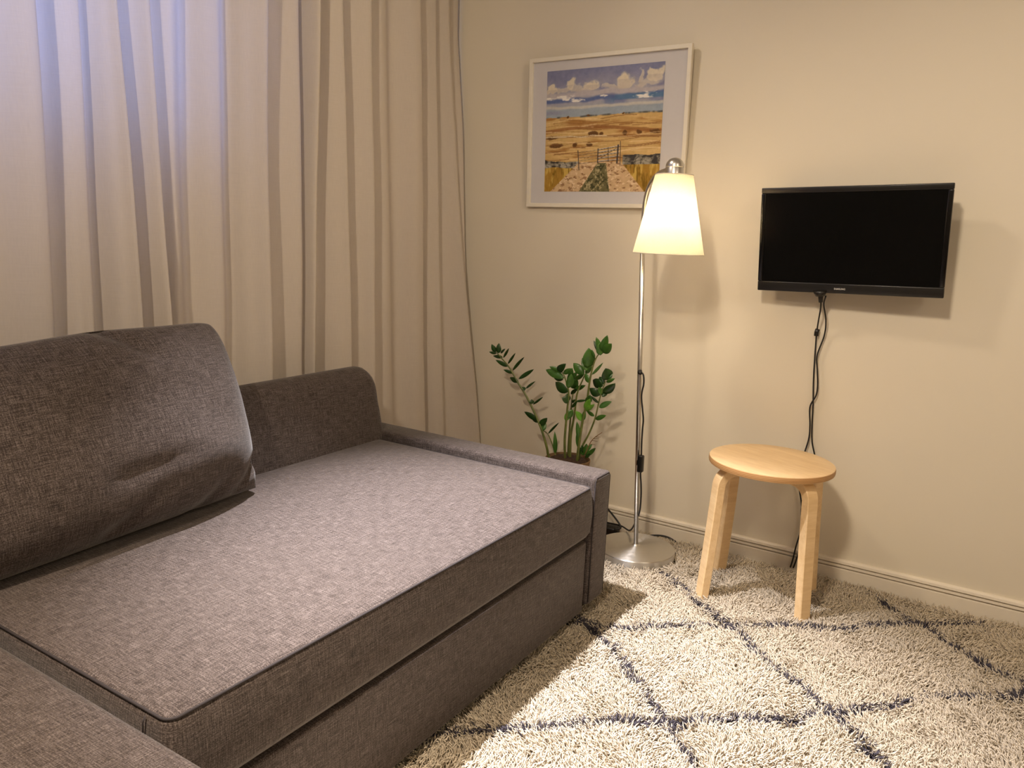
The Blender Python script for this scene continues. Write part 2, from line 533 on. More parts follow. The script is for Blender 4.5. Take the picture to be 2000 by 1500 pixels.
fl = np.array(fl, np.int32)
nf = len(fl)
allf = (np.arange(n, dtype=np.int32)[:, None, None] * 10 + fl[None]).reshape(-1, 3)
me = bpy.data.meshes.new('pile')
me.vertices.add(n * 10); me.vertices.foreach_set('co', V.reshape(-1).astype(np.float32))
me.loops.add(len(allf) * 3); me.loops.foreach_set('vertex_index', allf.reshape(-1))
me.polygons.add(len(allf)); me.polygons.foreach_set('loop_start', np.arange(0, len(allf) * 3, 3, dtype=np.int32))
me.update(calc_edges=True)
cream = np.array(s2l((206, 194, 174))); grey = np.array(s2l((78, 74, 82)))
colr = np.where(dark[:, None], grey[None] * tone[:, None], cream[None] * tone[:, None])
colr = np.concatenate([colr, np.ones((n, 1))], 1)
at = me.color_attributes.new('yarn', 'FLOAT_COLOR', 'POINT')
at.data.foreach_set('color', np.repeat(colr, 10, axis=0).astype(np.float32).ravel())
pile = link('pile', me, 'pile', rug, smooth=True); pile['kind'] = 'stuff'
pile.matrix_parent_inverse = Matrix.Translation((-1.4, 0, 0))

# ------------------------------------------------------------------ sofa
sofa = empty('corner_sofa', (0.8, 1.2, 0), 'dark grey fabric corner sofa with low armrest standing before the curtain', 'sofa')
def spart(name, bm, mat='sofa', parent=sofa, smooth=True, uv=True):
    o = from_bm(name, bm, mat, None, smooth, uv)
    o.parent = parent
    pw = parent.location if parent is sofa else Vector((0, 0, 0))
    if parent is sofa: o.matrix_parent_inverse = Matrix.Translation(-sofa.location)
    return o


SF = 0.846      # front of the seat
AX0, AX1 = 1.815, 1.912
ST = 0.400      # seat top


def mattress(x0, x1, y0, y1, z0, z1, r, crown):
    bm = bmesh.new(); nx, ny = 40, 26
    # top and sides as a closed grid shell with rounded rim
    def rim(t): return t
    ring_prof = [(r * .55, 0.0), (r * .2, -.004), (0.0, -.014), (-.004, -.05), (-.005, -(z1 - z0) * .5), (-.002, -(z1 - z0) + .018), (.006, -(z1 - z0) + .004), (.03, -(z1 - z0))]
    def loop(inset, z):
        pts = []
        rc = .018
        cs = [(x0 + inset, y0 + inset), (x1 - inset, y0 + inset), (x1 - inset, y1 - inset), (x0 + inset, y1 - inset)]
        cr_ = max(.004, rc - inset * .4)
        for q, (cx, cy) in enumerate(cs):
            sx = 1 if q in (1, 2) else -1; sy = 1 if q in (2, 3) else -1
            ox, oy = cx - sx * cr_, cy - sy * cr_
            a0 = [math.pi, 1.5 * math.pi, 0, .5 * math.pi][q]
            for w in range(6):
                a = a0 + .5 * math.pi * w / 5; pts.append((ox + cr_ * math.cos(a), oy + cr_ * math.sin(a), z))
            nxt = cs[(q + 1) % 4]
            L = 16
            for w in range(1, L):
                t = w / L
                if q == 0: pts.append((x0 + inset + cr_ + (x1 - x0 - 2 * inset - 2 * cr_) * t, y0 + inset, z))
                if q == 1: pts.append((x1 - inset, y0 + inset + cr_ + (y1 - y0 - 2 * inset - 2 * cr_) * t, z))
                if q == 2: pts.append((x1 - inset - cr_ - (x1 - x0 - 2 * inset - 2 * cr_) * t, y1 - inset, z))
                if q == 3: pts.append((x0 + inset, y1 - inset - cr_ - (y1 - y0 - 2 * inset - 2 * cr_) * t, z))
        return pts
    rings = []
    insets = [.30, .22, .15, .09, .05, .02]
    full = min(x1 - x0, y1 - y0) / 2
    for ins in insets:
        iz = z1 + crown * (1 - (1 - ins / .30) ** 2.2)
        rings.append(loop(ins, iz))
    for ins, dz in ring_prof: rings.append(loop(ins, z1 + dz))
    vr = [[bm.verts.new(p) for p in rg] for rg in rings]
    nn = len(vr[0])
    for a, b in zip(vr, vr[1:]):
        for j in range(nn): bm.faces.new((a[j], a[(j + 1) % nn], b[(j + 1) % nn], b[j]))
    bm.faces.new(vr[0]); bm.faces.new(vr[-1][::-1])
    bmesh.ops.triangulate(bm, faces=[f for f in bm.faces if len(f.verts) > 4])
    return bm, loop


bm, lp = mattress(.558, AX0 - .004, SF, 1.60, .258, ST, .02, .012)
seat = spart('seat_cushion', bm)
bm = bmesh.new(); pts = lp(.004, ST - .003); tube(bm, pts + [pts[0], pts[1]], .0022, 6)
spart('piping', bm, 'seam', seat, uv=False).matrix_parent_inverse = Matrix.Identity(4)
bm, lp = mattress(-.235, .5535, .16, 1.60, .236, .378, .02, .008)
chaise = spart('chaise_cushion', bm)
bm = bmesh.new(); tube(bm, [(.5565, .892, .393), (.5525, .892, .386), (.5518, .892, .35)], .0012, 6)
spart('seam', bm, 'seam', seat, uv=False).matrix_parent_inverse = Matrix.Identity(4)
spart('seat_frame', rbox(.558, AX0 - .012, SF + .05, 1.66, .10, .262, .008))
drawer = spart('drawer_front', rbox(.556, AX0 - .010, SF + .008, SF + .034, .045, .247, .006))
spart('chaise_base', rbox(-.228, .546, .175, 1.66, .05, .238, .012))
arm_bm = rbox(AX0, AX1, SF - .002, 1.725, .058, .422, .012)
arm = spart('armrest', arm_bm)
bm = bmesh.new(); yy = SF - .0025; ins = .008
pl = [(AX0 + ins * .5, yy + .003, .07), (AX0 + ins * .5, yy + .003, .408), (AX0 + ins + .004, yy + .003, .4175), (AX1 - ins - .004, yy + .003, .4175), (AX1 - ins * .5, yy + .003, .408), (AX1 - ins * .5, yy + .003, .07)]
tube(bm, pl, .0018, 6); spart('piping', bm, 'seam', arm, uv=False).matrix_parent_inverse = Matrix.Identity(4)
spart('armrest', rbox(-.335, -.24, .17, 1.725, .058, .422, .012))
# backrest: leaning roll
prof = []
F0, T0 = (1.572, .375), (1.609, .530)
prof += [(1.580, .30), F0, (1.588, .45), (1.600, .50), T0]
cy_, cz_, rr = 1.678, .553, .064
for a in range(0, 11):
    an = math.radians(172 - a * 17.2); prof.append((cy_ + rr * math.cos(an), cz_ + rr * 1.02 * math.sin(an)))
prof += [(1.742, .40), (1.738, .10), (1.62, .10)]
cyy = sum(p[0] for p in prof) / len(prof); czz = sum(p[1] for p in prof) / len(prof)
bm = bmesh.new(); rings = []
R_ = .045
stations = [(-.335, .0)] + [(-.335 + R_ * (1 - math.cos(a)), math.sin(a)) for a in (math.pi / 8, math.pi / 4, 3 * math.pi / 8, math.pi / 2)]
xs_ = []
xe = AX0 + .022
for j in range(5): a = math.pi / 2 * j / 4; xs_.append((-.335 + R_ * (1 - math.sin(a)), math.cos(a)))
xs_ = xs_[::-1]
st = [(-.335 + R_ * (1 - math.cos(math.pi / 2 * (1 - j / 4))) * 0 + R_ * (1 - math.sin(math.pi / 2 * (j / 4))) * 0, 0) for j in range(1)]
st = [(-.335 + R_ * (1 - math.cos(math.pi / 2 * j / 4)), R_ * (1 - math.sin(math.pi / 2 * j / 4))) for j in range(5)]
mid = [(-.29 + (xe - R_ + .29) * j / 30, 0.0) for j in range(1, 30)]
en = [(xe - R_ * (1 - math.cos(math.pi / 2 * j / 4)), R_ * (1 - math.sin(math.pi / 2 * j / 4))) for j in range(4, -1, -1)]
arcl = [0.0]
for (p0, p1) in zip(prof, prof[1:]): arcl.append(arcl[-1] + math.hypot(p1[0] - p0[0], p1[1] - p0[1]))
uvb = {}
for (xx, ins) in st + mid + en:
    ring = []
    for (y, z) in prof:
        tz = max(0, min(1, (z - .38) / .18))
        dy, dz = y - cyy, z - .42
        q = 1 - ins * 1.0 / .11 * tz
        ring.append(bm.verts.new((xx, 1.672 + (y - 1.672) * (1 - ins * 5.5), z - ins * tz * .95)))
    for j, vv in enumerate(ring): uvb[vv] = (xx, arcl[j])
    rings.append(ring)
nn = len(prof)
for a, b in zip(rings, rings[1:]):
    for j in range(nn): bm.faces.new((a[j], a[(j + 1) % nn], b[(j + 1) % nn], b[j]))
bm.faces.new(rings[0]); bm.faces.new(rings[-1][::-1])
Lb = bm.loops.layers.uv.verify()
for fc_ in bm.faces:
    for lp_ in fc_.loops: lp_[Lb].uv = uvb[lp_.vert]
spart('backrest', bm, uv=False)
for fx, fy in ((1.80, .90), (1.88, 1.66), (-.28, 1.66), (-.28, .25), (.48, .25), (.66, .92)):
    bm = bmesh.new(); lathe(bm, [(0, .0), (.018, .0), (.022, .062), (0, .062)], fx, fy, 16)
    spart('foot', bm, 'foot', uv=False)

# ------------------------------------------------------------------ back cushion
def pillow(w, h, T):
    nu, nv = 64, 44
    V, UVs, Fc = [], [], []
    def pt(u, v, sgn):
        # u,v in -1..1 ; rounded outline with ears at the lower corners
        pin = 1 - .045 * (1 - v * v) * (abs(u) ** 3) * .0
        edge_u = 1 - .055 * (1 - abs(v) ** 1.6) * 0.0
        top_round = max(0, v) ** 6 * abs(u) ** 10
        x = u * w / 2 * (1 + .03 * (1 - v * v) - .045 * top_round - .01 * max(0, -v))
        z = (v + 1) * h / 2 - .012 * (1 - abs(u) ** 2) * max(0, v) ** 3 * h - .035 * h * top_round
        z += .004 * math.sin(u * 5.2 + .6) * max(0, v) ** 2
        f = ((1 - abs(u) ** 2.6) * (1 - abs(v) ** 2.4))
        th = T * (max(0, f) ** .55)
        # fuller below the middle
        th *= 1.0 - .22 * v
        th *= 1 + .10 * noise.noise(Vector((u * 2.2, v * 2.2, 5 + sgn)))
        if sgn > 0:
            # creases: one from the top edge and two at the lower right ear
            def crease(u0, v0, u1, v1, wd, dp):
                dx, dy = u1 - u0, v1 - v0; L2 = dx * dx + dy * dy
                t = max(0, min(1, ((u - u0) * dx + (v - v0) * dy) / L2))
                d = math.hypot(u - u0 - t * dx, v - v0 - t * dy)
                return dp * math.exp(-(d / wd) ** 2) * (1 - .7 * t)
            th -= crease(.22, .98, .44, .60, .045, .032) + crease(.99, -.66, .80, -.93, .05, .03) + crease(.52, -.98, .72, -.72, .06, .022) + crease(-.05, -.9, .25, -.62, .06, .026) + crease(.0, -.42, .45, -.36, .06, .016)
            th += .012 * math.exp(-((u - .62) / .22) ** 2 - ((v + .45) / .2) ** 2)
        return Vector((x, -sgn * th / 2 * (1.25 if sgn > 0 else .75), z))
    for sgn in (1, -1):
        b0 = len(V)
        for j in range(nv + 1):
            for i in range(nu + 1):
                u = math.sin((i / nu - .5) * math.pi) * .55 + (2 * i / nu - 1) * .45
                v = math.sin((j / nv - .5) * math.pi) * .55 + (2 * j / nv - 1) * .45
                V.append(pt(u, v, sgn)); UVs.append((u * w / 2, v * h / 2))
        for j in range(nv):
            for i in range(nu):
                a = b0 + j * (nu + 1) + i
                q = (a, a + 1, a + nu + 2, a + nu + 1)
                Fc.append(q if sgn > 0 else q[::-1])
    me = bpy.data.meshes.new('cushion'); me.from_pydata(V, [], Fc)
    ul = me.uv_layers.new(name='UVMap')
    ix = np.zeros(len(me.loops), np.int32); me.loops.foreach_get('vertex_index', ix)
    ul.data.foreach_set('uv', np.array(UVs, np.float32)[ix].ravel())
    bm = bmesh.new(); bm.from_mesh(me); bmesh.ops.remove_doubles(bm, verts=bm.verts, dist=.0004); bm.to_mesh(me); bm.free()
    return me


cu = tag(link('back_cushion', pillow(.76, .415, .175), 'sofa', smooth=True), 'large dark grey fabric back cushion leaning on the sofa backrest', 'cushion')
cu.rotation_euler = (math.radians(-17), math.radians(-1.5), math.radians(2.5))
cu.location = (.835, 1.432, ST + .014)

# ------------------------------------------------------------------ picture
def rotm(sw, ti, ro): return Matrix.Rotation(sw, 4, 'Z') @ Matrix.Rotation(ti, 4, 'Y') @ Matrix.Rotation(ro, 4, 'X')


pic = empty('framed_picture', (2.508, 1.2235, 1.397), 'white framed watercolour landscape hanging on the wall left of the television', 'picture')
pic.rotation_euler = rotm(0, -.03, -.009).to_euler()
PW, PH = .592, .505      # local axes: -y is right, z is up, -x is out of the wall
fw = .0135
# mitred frame as four bars in one piece
bm = bmesh.new()
def frame_ring(w, h, x): return [bm.verts.new((x, sy * w / 2, sz * h / 2)) for sy, sz in ((1, -1), (-1, -1), (-1, 1), (1, 1))]
rg = [frame_ring(PW, PH, .010), frame_ring(PW, PH, -.004), frame_ring(PW - .002, PH - .002, -.005), frame_ring(PW - 2 * fw + .002, PH - 2 * fw + .002, -.005), frame_ring(PW - 2 * fw, PH - 2 * fw, -.004), frame_ring(PW - 2 * fw, PH - 2 * fw, .010)]
for a, b in zip(rg, rg[1:] + rg[:1]):
    for j in range(4): bm.faces.new((a[j], a[(j + 1) % 4], b[(j + 1) % 4], b[j]))
from_bm('frame', bm, 'frame', pic)
bm = bmesh.new(); box(bm, .004, .009, -(PW / 2 - fw), PW / 2 - fw, -(PH / 2 - fw), PH / 2 - fw)
from_bm('passe_partout', bm, 'mat', pic)


def paint(nx=300, ny=300):
    """the watercolour, seen as colour per point; u 0..1 left to right, v 0..1 bottom to top"""
    u, v = np.meshgrid(np.linspace(0, 1, nx), np.linspace(0, 1, ny))
    def nz(su, sv, seed, oct_=4):
        out = np.zeros_like(u); amp = 1; tot = 0; g = np.random.default_rng(seed)
        for o in range(oct_):
            gx, gy = int(su * 2 ** o) + 2, int(sv * 2 ** o) + 2
            G = g.uniform(-1, 1, (gy + 1, gx + 1))
            X = u * (gx - 1); Y = v * (gy - 1); xi = X.astype(int); yi = Y.astype(int); fx = X - xi; fy = Y - yi
            fx = fx * fx * (3 - 2 * fx); fy = fy * fy * (3 - 2 * fy)
            out += amp * ((G[yi, xi] * (1 - fx) + G[yi, xi + 1] * fx) * (1 - fy) + (G[yi + 1, xi] * (1 - fx) + G[yi + 1, xi + 1] * fx) * fy)
            tot += amp; amp *= .55
        return out / tot
    C = lambda *c: np.array(c, float)
    img = np.zeros((ny, nx, 3))
    def mix(mask, col):
        nonlocal img
        mk = np.clip(mask, 0, 1)[..., None]; img = img * (1 - mk) + np.asarray(col, float) * mk
    sm = lambda a, b, x: np.clip((x - a) / (b - a), 0, 1) ** 2 * (3 - 2 * np.clip((x - a) / (b - a), 0, 1))
    # sky
    img[:] = C(168, 166, 178)
    mix(sm(.80, 1.0, v + nz(5, 4, 1) * .10), C(132, 136, 168))
    mix(sm(.1, .5, nz(4, 5, 2)) * (v > .6), C(126, 130, 164))
    wu, wv = nz(7, 7, 4) * .07 + nz(24, 24, 41) * .02, nz(7, 7, 5) * .07 + nz(24, 24, 42) * .02
    for cu_, cv, ru, rv, a_ in ((.22, .885, .065, .055, .95), (.13, .85, .07, .03, .6), (.40, .87, .075, .05, .95), (.67, .90, .06, .07, 1), (.60, .85, .12, .035, .7), (.93, .915, .06, .045, .95), (.03, .85, .045, .05, .95), (.80, .915, .035, .03, .7), (.85, .86, .12, .035, .6), (.30, .835, .12, .03, .6)):
        d = ((u - cu_ + wu) / ru) ** 2 + ((v - cv + wv) / rv) ** 2
        mix(sm(1.25, .55, d) * a_, C(222, 212, 190))
        mix(sm(1.2, .3, d) * (v < cv - rv * .1) * .45 * a_, C(186, 176, 170))
    mix(sm(.9, .3, np.abs(v - .80 - nz(4, 3, 6) * .03) / .035), C(186, 180, 184))
    mix(sm(1, .2, np.abs(v - .755 - .03 * (u - .5) - nz(5, 2, 7) * .025) / .028), C(96, 112, 158))
    mix(sm(1, .3, np.abs(v - .735 - .02 * (u > .6)) / .03) * sm(.45, .7, u), C(92, 124, 160))
    mix(sm(.25, .5, nz(9, 26, 8)) * (np.abs(v - .765) < .03), C(236, 232, 226))
    mix(sm(.74, .66, v) * .9, C(158, 172, 184)); mix(sm(1, .2, np.abs(v - .69 - nz(4, 4, 9) * .02) / .02) * .8, C(206, 202, 190))
    mix(sm(1, .2, np.abs(v - .655) / .025) * sm(0.3, .05, u), C(150, 156, 178))
    # fields
    hz = .615 + .012 * u + nz(6, 1, 10) * .006
    fl_ = v < hz
    mix(fl_ * 1.0, C(206, 172, 112))
    mix(fl_ * sm(.0, .45, nz(3, 26, 11)) * .85, C(164, 116, 62))
    mix(fl_ * sm(.1, .4, nz(4, 22, 12)) * .6, C(222, 190, 130))
    mix(fl_ * sm(1, .3, np.abs(v - .50 - .03 * np.sin(u * 4)) / .02) * .8, C(150, 100, 58))
    mix(fl_ * sm(1, .3, np.abs(v - .46 + .02 * u) / .012) * .6, C(132, 90, 56))
    mix(sm(1, .4, np.abs(v - hz) / .010) * sm(-.1, .35, nz(14, 2, 13)), C(96, 98, 96))
    for cu_, cv, ru, rv in ((.43, .475, .05, .022), (.50, .475, .02, .014), (.70, .475, .022, .02), (.82, .475, .025, .018), (.95, .475, .05, .02), (.06, .45, .06, .02), (.10, .385, .07, .02), (.27, .385, .022, .024), (.40, .385, .03, .02), (.20, .62, .012, .01), (.38, .625, .02, .008), (.68, .63, .012, .008)):
        d = ((u - cu_) / ru) ** 2 + ((v - cv + nz(30, 30, 14) * .012) / rv) ** 2
        mix(sm(1.2, .5, d), C(108, 76, 44))
    mix((np.abs(v - .455 - nz(8, 1, 15) * .01) < .004) * (u < .55) * 1.0, C(214, 196, 160))
    for k_ in range(60):
        g_ = np.random.default_rng(500 + k_); v0 = g_.uniform(.27, .60); u0 = g_.uniform(0, 1); ln = g_.uniform(.05, .3)
        w_ = (np.abs(v - v0 - .012 * np.sin((u - u0) * 9 + k_) - .02 * (u - u0)) < g_.uniform(.0018, .0045)) & (np.abs(u - u0) < ln)
        mix(w_ * g_.uniform(.35, .8), C(146, 104, 62) if k_ % 3 else C(232, 206, 156))
    # stone walls left and right of the gate
    st_ = nz(26, 30, 16, 2)
    gst = np.abs(np.sin(u * 62 + nz(12, 12, 61) * 4)) * np.abs(np.sin(v * 130 + nz(12, 12, 62) * 4))
    wl = (v > .19) & (v < .255 + .02 * nz(10, 1, 17)) & (u < .315)
    wr = (v > .215) & (v < .295 + .015 * nz(10, 1, 18)) & (u > .69)
    mix((wl | wr) * 1.0, C(136, 130, 114)); mix((wl | wr) * sm(.0, .3, st_), C(70, 66, 64)); mix((wl | wr) * sm(.1, .35, -st_), C(168, 162, 148))
    mix((wl | wr) * sm(.18, .05, gst) * .8, C(62, 58, 54))
    # grass
    gr = ((v < .20 + nz(10, 1, 19) * .015) & (u < .33)) | ((v < .22) & (u > .66))
    mix(gr * 1.0, C(170, 132, 56)); mix(gr * sm(0, .4, nz(50, 9, 20)), C(128, 100, 36)); mix(gr * sm(.1, .4, nz(40, 8, 21)), C(204, 172, 88))
    # track
    tl = .33 - (.26 - v) * 1.05; trr = .68 + (.24 - v) * .85
    tk = (v < .245) & (u > tl) & (u < trr)
    mix(tk * 1.0, C(208, 178, 138)); mix(tk * sm(.08, .35, nz(34, 70, 22)) * .85, C(140, 102, 70)); mix(tk * sm(.15, .4, nz(40, 60, 23)), C(228, 204, 168))
    gm = (v < .235) & (np.abs(u - (.515 - (.24 - v) * .25)) < .035 + (.24 - v) * .42)
    mix(gm * 1.0, C(112, 106, 72)); mix(gm * sm(.0, .3, nz(46, 46, 24)), C(70, 70, 46)); mix(gm * sm(.1, .35, nz(50, 50, 25)), C(172, 160, 120))
    # gate
    def seg_(u0, v0, u1, v1, w, col, a=1.0):
        dx, dy = u1 - u0, v1 - v0; t = np.clip(((u - u0) * dx + (v - v0) * dy) / (dx * dx + dy * dy), 0, 1)
        mix(sm(w, w * .4, np.hypot(u - u0 - t * dx, v - v0 - t * dy)) * a, col)
    gc = C(74, 64, 60)
    for v0, v1 in ((.345, .37), (.322, .345), (.298, .318), (.275, .29), (.25, .262)):
        seg_(.475, v0, .66, v1, .005, C(214, 204, 186)); seg_(.475, v0 - .005, .66, v1 - .005, .0035, gc)
        seg_(.31, v0 - .02, .475, v0 - .004, .003, C(120, 104, 88), .8)
    seg_(.478, .35, .478, .24, .006, gc); seg_(.65, .375, .645, .235, .009, gc); seg_(.668, .405, .672, .215, .004, gc); seg_(.30, .34, .315, .18, .005, gc)
    seg_(.565, .36, .57, .245, .004, gc, .8); seg_(.478, .26, .65, .36, .003, gc, .7)
    img += (nz(40, 40, 30)[..., None]) * 9
    img = np.clip(img, 0, 255) / 255
    return np.where(img <= .04045, img / 12.92, ((img + .055) / 1.055) ** 2.4)


NXp, NYp = 330, 310
art = paint(NXp, NYp)
AL, AR, AB, AT = .2265, -.207, -.1985, .207     # sheet inside the mount (left, right, bottom, top), local y and z
gy, gz = np.meshgrid(np.linspace(AL, AR, NXp), np.linspace(AB, AT, NYp))
Vp = np.stack([np.full_like(gy, .0032), gy, gz], -1).reshape(-1, 3)
ii = (np.arange(NYp - 1)[:, None] * NXp + np.arange(NXp - 1)[None]).ravel()
Fp = np.stack([ii, ii + 1, ii + NXp + 1, ii + NXp], 1)
me = bpy.data.meshes.new('watercolour_sheet'); me.from_pydata(Vp.tolist(), [], Fp.tolist())
at = me.color_attributes.new('paint', 'FLOAT_COLOR', 'POINT')
at.data.foreach_set('color', np.concatenate([art.reshape(-1, 3), np.ones((NXp * NYp, 1))], 1).astype(np.float32).ravel())
link('watercolour_sheet', me, 'art', pic)['label'] = 'watercolour of a gate and a track through golden fields'

# ------------------------------------------------------------------ television
TVX = 2.43
tv = empty('television', (TVX, .3965, 1.0656), 'small black flat-screen television mounted on the wall above the stool', 'television')
tv.rotation_euler = rotm(-.055, -.0812, -.0314).to_euler()
TW, TH = .5064, .3034
o = from_bm('cabinet', rbox(.004, .042, -TW / 2 + .004, TW / 2 - .004, -TH / 2 + .004, TH / 2 - .004, .006, 3), 'black', tv); sharp(o)
bt, bb, bs = .0165, .0285, .0135
def bar(nm, y0, y1, z0, z1, mat, r=.0025):
    o = from_bm(nm, rbox(0, .012, y0, y1, z0, z1, r, 3), mat, tv); sharp(o); return o
bar('bezel', -TW / 2, TW / 2, TH / 2 - bt, TH / 2, 'bezel')
bar('bezel', -TW / 2, TW / 2, -TH / 2, -TH / 2 + bb, 'bezel')
bar('bezel', TW / 2 - bs, TW / 2, -TH / 2 + bb, TH / 2 - bt, 'gloss_black')
bar('bezel', -TW / 2, -TW / 2 + bs, -TH / 2 + bb, TH / 2 - bt, 'gloss_black')
bm = bmesh.new(); box(bm, .003, .006, -TW / 2 + bs, TW / 2 - bs, -TH / 2 + bb, TH / 2 - bt)
from_bm('screen', bm, 'screen', tv)
fc = bpy.data.curves.new('logo', 'FONT'); fc.body = 'SAMSUNG'; fc.size = .0068; fc.align_x = 'CENTER'; fc.align_y = 'CENTER'; fc.extrude = .0003; fc.offset = .00012
tmp = bpy.data.objects.new('tmp', fc); COL.objects.link(tmp)
bpy.context.view_layer.update()
me = bpy.data.meshes.new_from_object(tmp.evaluated_get(bpy.context.evaluated_depsgraph_get())); bpy.data.objects.remove(tmp)
me.name = 'logo'
lo = link('logo', me, 'logo', tv); lo.location = (-.0004, .006, -TH / 2 + .0155)
lo.matrix_local = Matrix.Translation((-.0004, .014, -TH / 2 + .0135)) @ Matrix(((0, 0, -1, 0), (-1, 0, 0, 0), (0, 1, 0, 0), (0, 0, 0, 1)))
bm = bmesh.new(); box(bm, .042, .06, -.05, .05, -.05, .05); box(bm, .055, .085, -.012, .012, -.03, .03)
from_bm('wall_mount', bm, 'black', tv)
bm = bmesh.new(); box(bm, WX - .018, WX, .34, .44, 1.0, 1.12)
wm = from_bm('wall_plate', bm, 'black', None); wm.parent = tv; wm.matrix_parent_inverse = (Matrix.Translation(tv.location) @ tv.rotation_euler.to_matrix().to_4x4()).inverted()

# cables from the television down the wall behind the stool
def wallpts(pl, xs):
    out = []
    for i, p in enumerate(pl):
        xv = xs[0] + (xs[1] - xs[0]) * min(1, i / 3)
        out.append(onx(p, xv))
    return out
cA = wallpts([(1603, 582), (1603, 600), (1598, 630), (1595, 652), (1592, 690), (1589, 740), (1588, 790), (1586, 830), (1586, 862), (1591, 888), (1593, 905), (1583, 950), (1566, 990), (1565, 1030), (1556, 1065), (1550, 1090), (1545, 1106)], (2.452, 2.518))
cB = wallpts([(1613, 578), (1609, 595), (1613, 625), (1610, 655), (1596, 694), (1596, 720), (1597, 750), (1594, 772), (1582, 795), (1582, 830), (1580, 855), (1572, 882), (1562, 910), (1560, 945), (1566, 990), (1564, 1030), (1562, 1070), (1555, 1095), (1550, 1108)], (2.46, 2.514))
for P_ in (cA, cB):
    for q in P_[-3:]: q[0] = min(q[0], WX - .022)
bm = bmesh.new(); tube(bm, cr(cA, 6), .0023, 8)
ca = tag(from_bm('television_cable', bm, 'rubber', None, True), 'thin black cable with ferrite bead hanging below the television', 'cable', 'television cables')
bm = bmesh.new(); tube(bm, [onx((1597, 643), 2.516), onx((1595, 649), 2.517), onx((1594, 656), 2.517)], .0068, 12)
from_bm('ferrite_bead', bm, 'black', ca, True)
bm = bmesh.new(); tube(bm, [onx((1604, 572), 2.452), onx((1603, 581), 2.454), onx((1603, 590), 2.458)], .008, 12, .0062)
from_bm('plug', bm, 'black', ca, True)
bm = bmesh.new(); tube(bm, [onx((1602, 568), 2.45), onx((1602, 578), 2.452)], .021, 16, .013)
from_bm('plug_collar', bm, 'black', ca, True)
bm = bmesh.new(); tube(bm, cr(cB, 6), .0023, 8)
tag(from_bm('television_cable', bm, 'rubber', None, True), 'plain black cable twisting round the beaded cable below the television', 'cable', 'television cables')

# ------------------------------------------------------------------ stool
SX, SY, SH, SR = 2.268, .505, .437, .175
stool = empty('stool', (SX, SY, 0), 'round birch stool with four bent plywood legs by the wall', 'stool')
bm = bmesh.new()
lathe(bm, [(0, SH - .020), (SR - .004, SH - .020), (SR - .001, SH - .018), (SR, SH - .014), (SR, SH - .006), (SR - .0015, SH - .002), (SR - .006, SH), (SR - .05, SH), (0, SH)], 0, 0, 96)
o = from_bm('seat', bm, 'birch', stool); sharp(o, 30)
o.data.materials.append(M['ply'])
for p in o.data.polygons:
    c = p.center; 
    if math.hypot(c.x, c.y) > SR - .003 and abs(p.normal.z) < .6: p.material_index = 1
o.rotation_euler.z = math.radians(-20)
lw, lt = .038, .025      # leg width and thickness
def leg_mesh():
    # path in the radial plane (r, z): under the seat, bend, down with a slight splay
    zt = SH - .020 - lt / 2; ro = .168; Rb = .046
    path = [(.045, zt), (.075, zt), (.10, zt)]
    c0 = (ro - lt / 2 - Rb, zt - Rb)
    for a in range(0, 11):
        an = math.radians(90 - a * 8.6); path.append((c0[0] + Rb * math.cos(an), c0[1] + Rb * math.sin(an)))
    path += [(ro - lt / 2 + .006, .25), (ro - lt / 2 + .014, .12), (ro - lt / 2 + .022, .004)]
    bm = bmesh.new(); rings = []
    for i, (r, z) in enumerate(path):
        a = path[max(i - 1, 0)]; b = path[min(i + 1, len(path) - 1)]
        t = Vector((b[0] - a[0], b[1] - a[1])).normalized(); nrm = Vector((-t.y, t.x))
        ring = []
        ch = .0022
        hw, ht = lw / 2, lt / 2
        for (q, s) in ((hw - ch, ht), (hw, ht - ch), (hw, -ht + ch), (hw - ch, -ht), (-hw + ch, -ht), (-hw, -ht + ch), (-hw, ht - ch), (-hw + ch, ht)):
            ring.append(bm.verts.new((r + nrm.x * s, q, max(.002, z + nrm.y * s))))
        rings.append(ring)
    for a, b in zip(rings, rings[1:]):
        for j in range(8): bm.faces.new((a[j], a[(j + 1) % 8], b[(j + 1) % 8], b[j]))
    bm.faces.new(rings[0]); bm.faces.new(rings[-1][::-1])
    bmesh.ops.recalc_face_normals(bm, faces=bm.faces)
    me = bpy.data.meshes.new('leg'); bm.to_mesh(me); bm.free()
    me.materials.append(M['birch']); return me
lm = leg_mesh()
for ang in (-122, 133, 56, -45):
    o = bpy.data.objects.new('leg', lm); COL.objects.link(o); o.parent = stool; o.rotation_euler.z = math.radians(ang)
lm.shade_smooth(); lm.set_sharp_from_angle(angle=math.radians(35))

# ------------------------------------------------------------------ floor lamp
LX, LY = 2.314, .917
lamp = empty('floor_lamp', (LX, LY, 0), 'brushed aluminium floor lamp with lit white conical shade', 'lamp')
def lpart(nm, bm, mat, smooth=True, parent=lamp):
    o = from_bm(nm, bm, mat, None, smooth); o.parent = parent
    if parent is lamp: o.matrix_parent_inverse = Matrix.Translation(-lamp.location)
    return o
bm = bmesh.new(); lathe(bm, [(0, .012), (.124, .012), (.127, .0135), (.128, .016), (.128, .046), (.1265, .0485), (.09, .0505), (.04, .0535), (.014, .056), (.010, .059), (0, .059)], LX, LY, 96)
o = lpart('base', bm, 'alu'); sharp(o, 25)
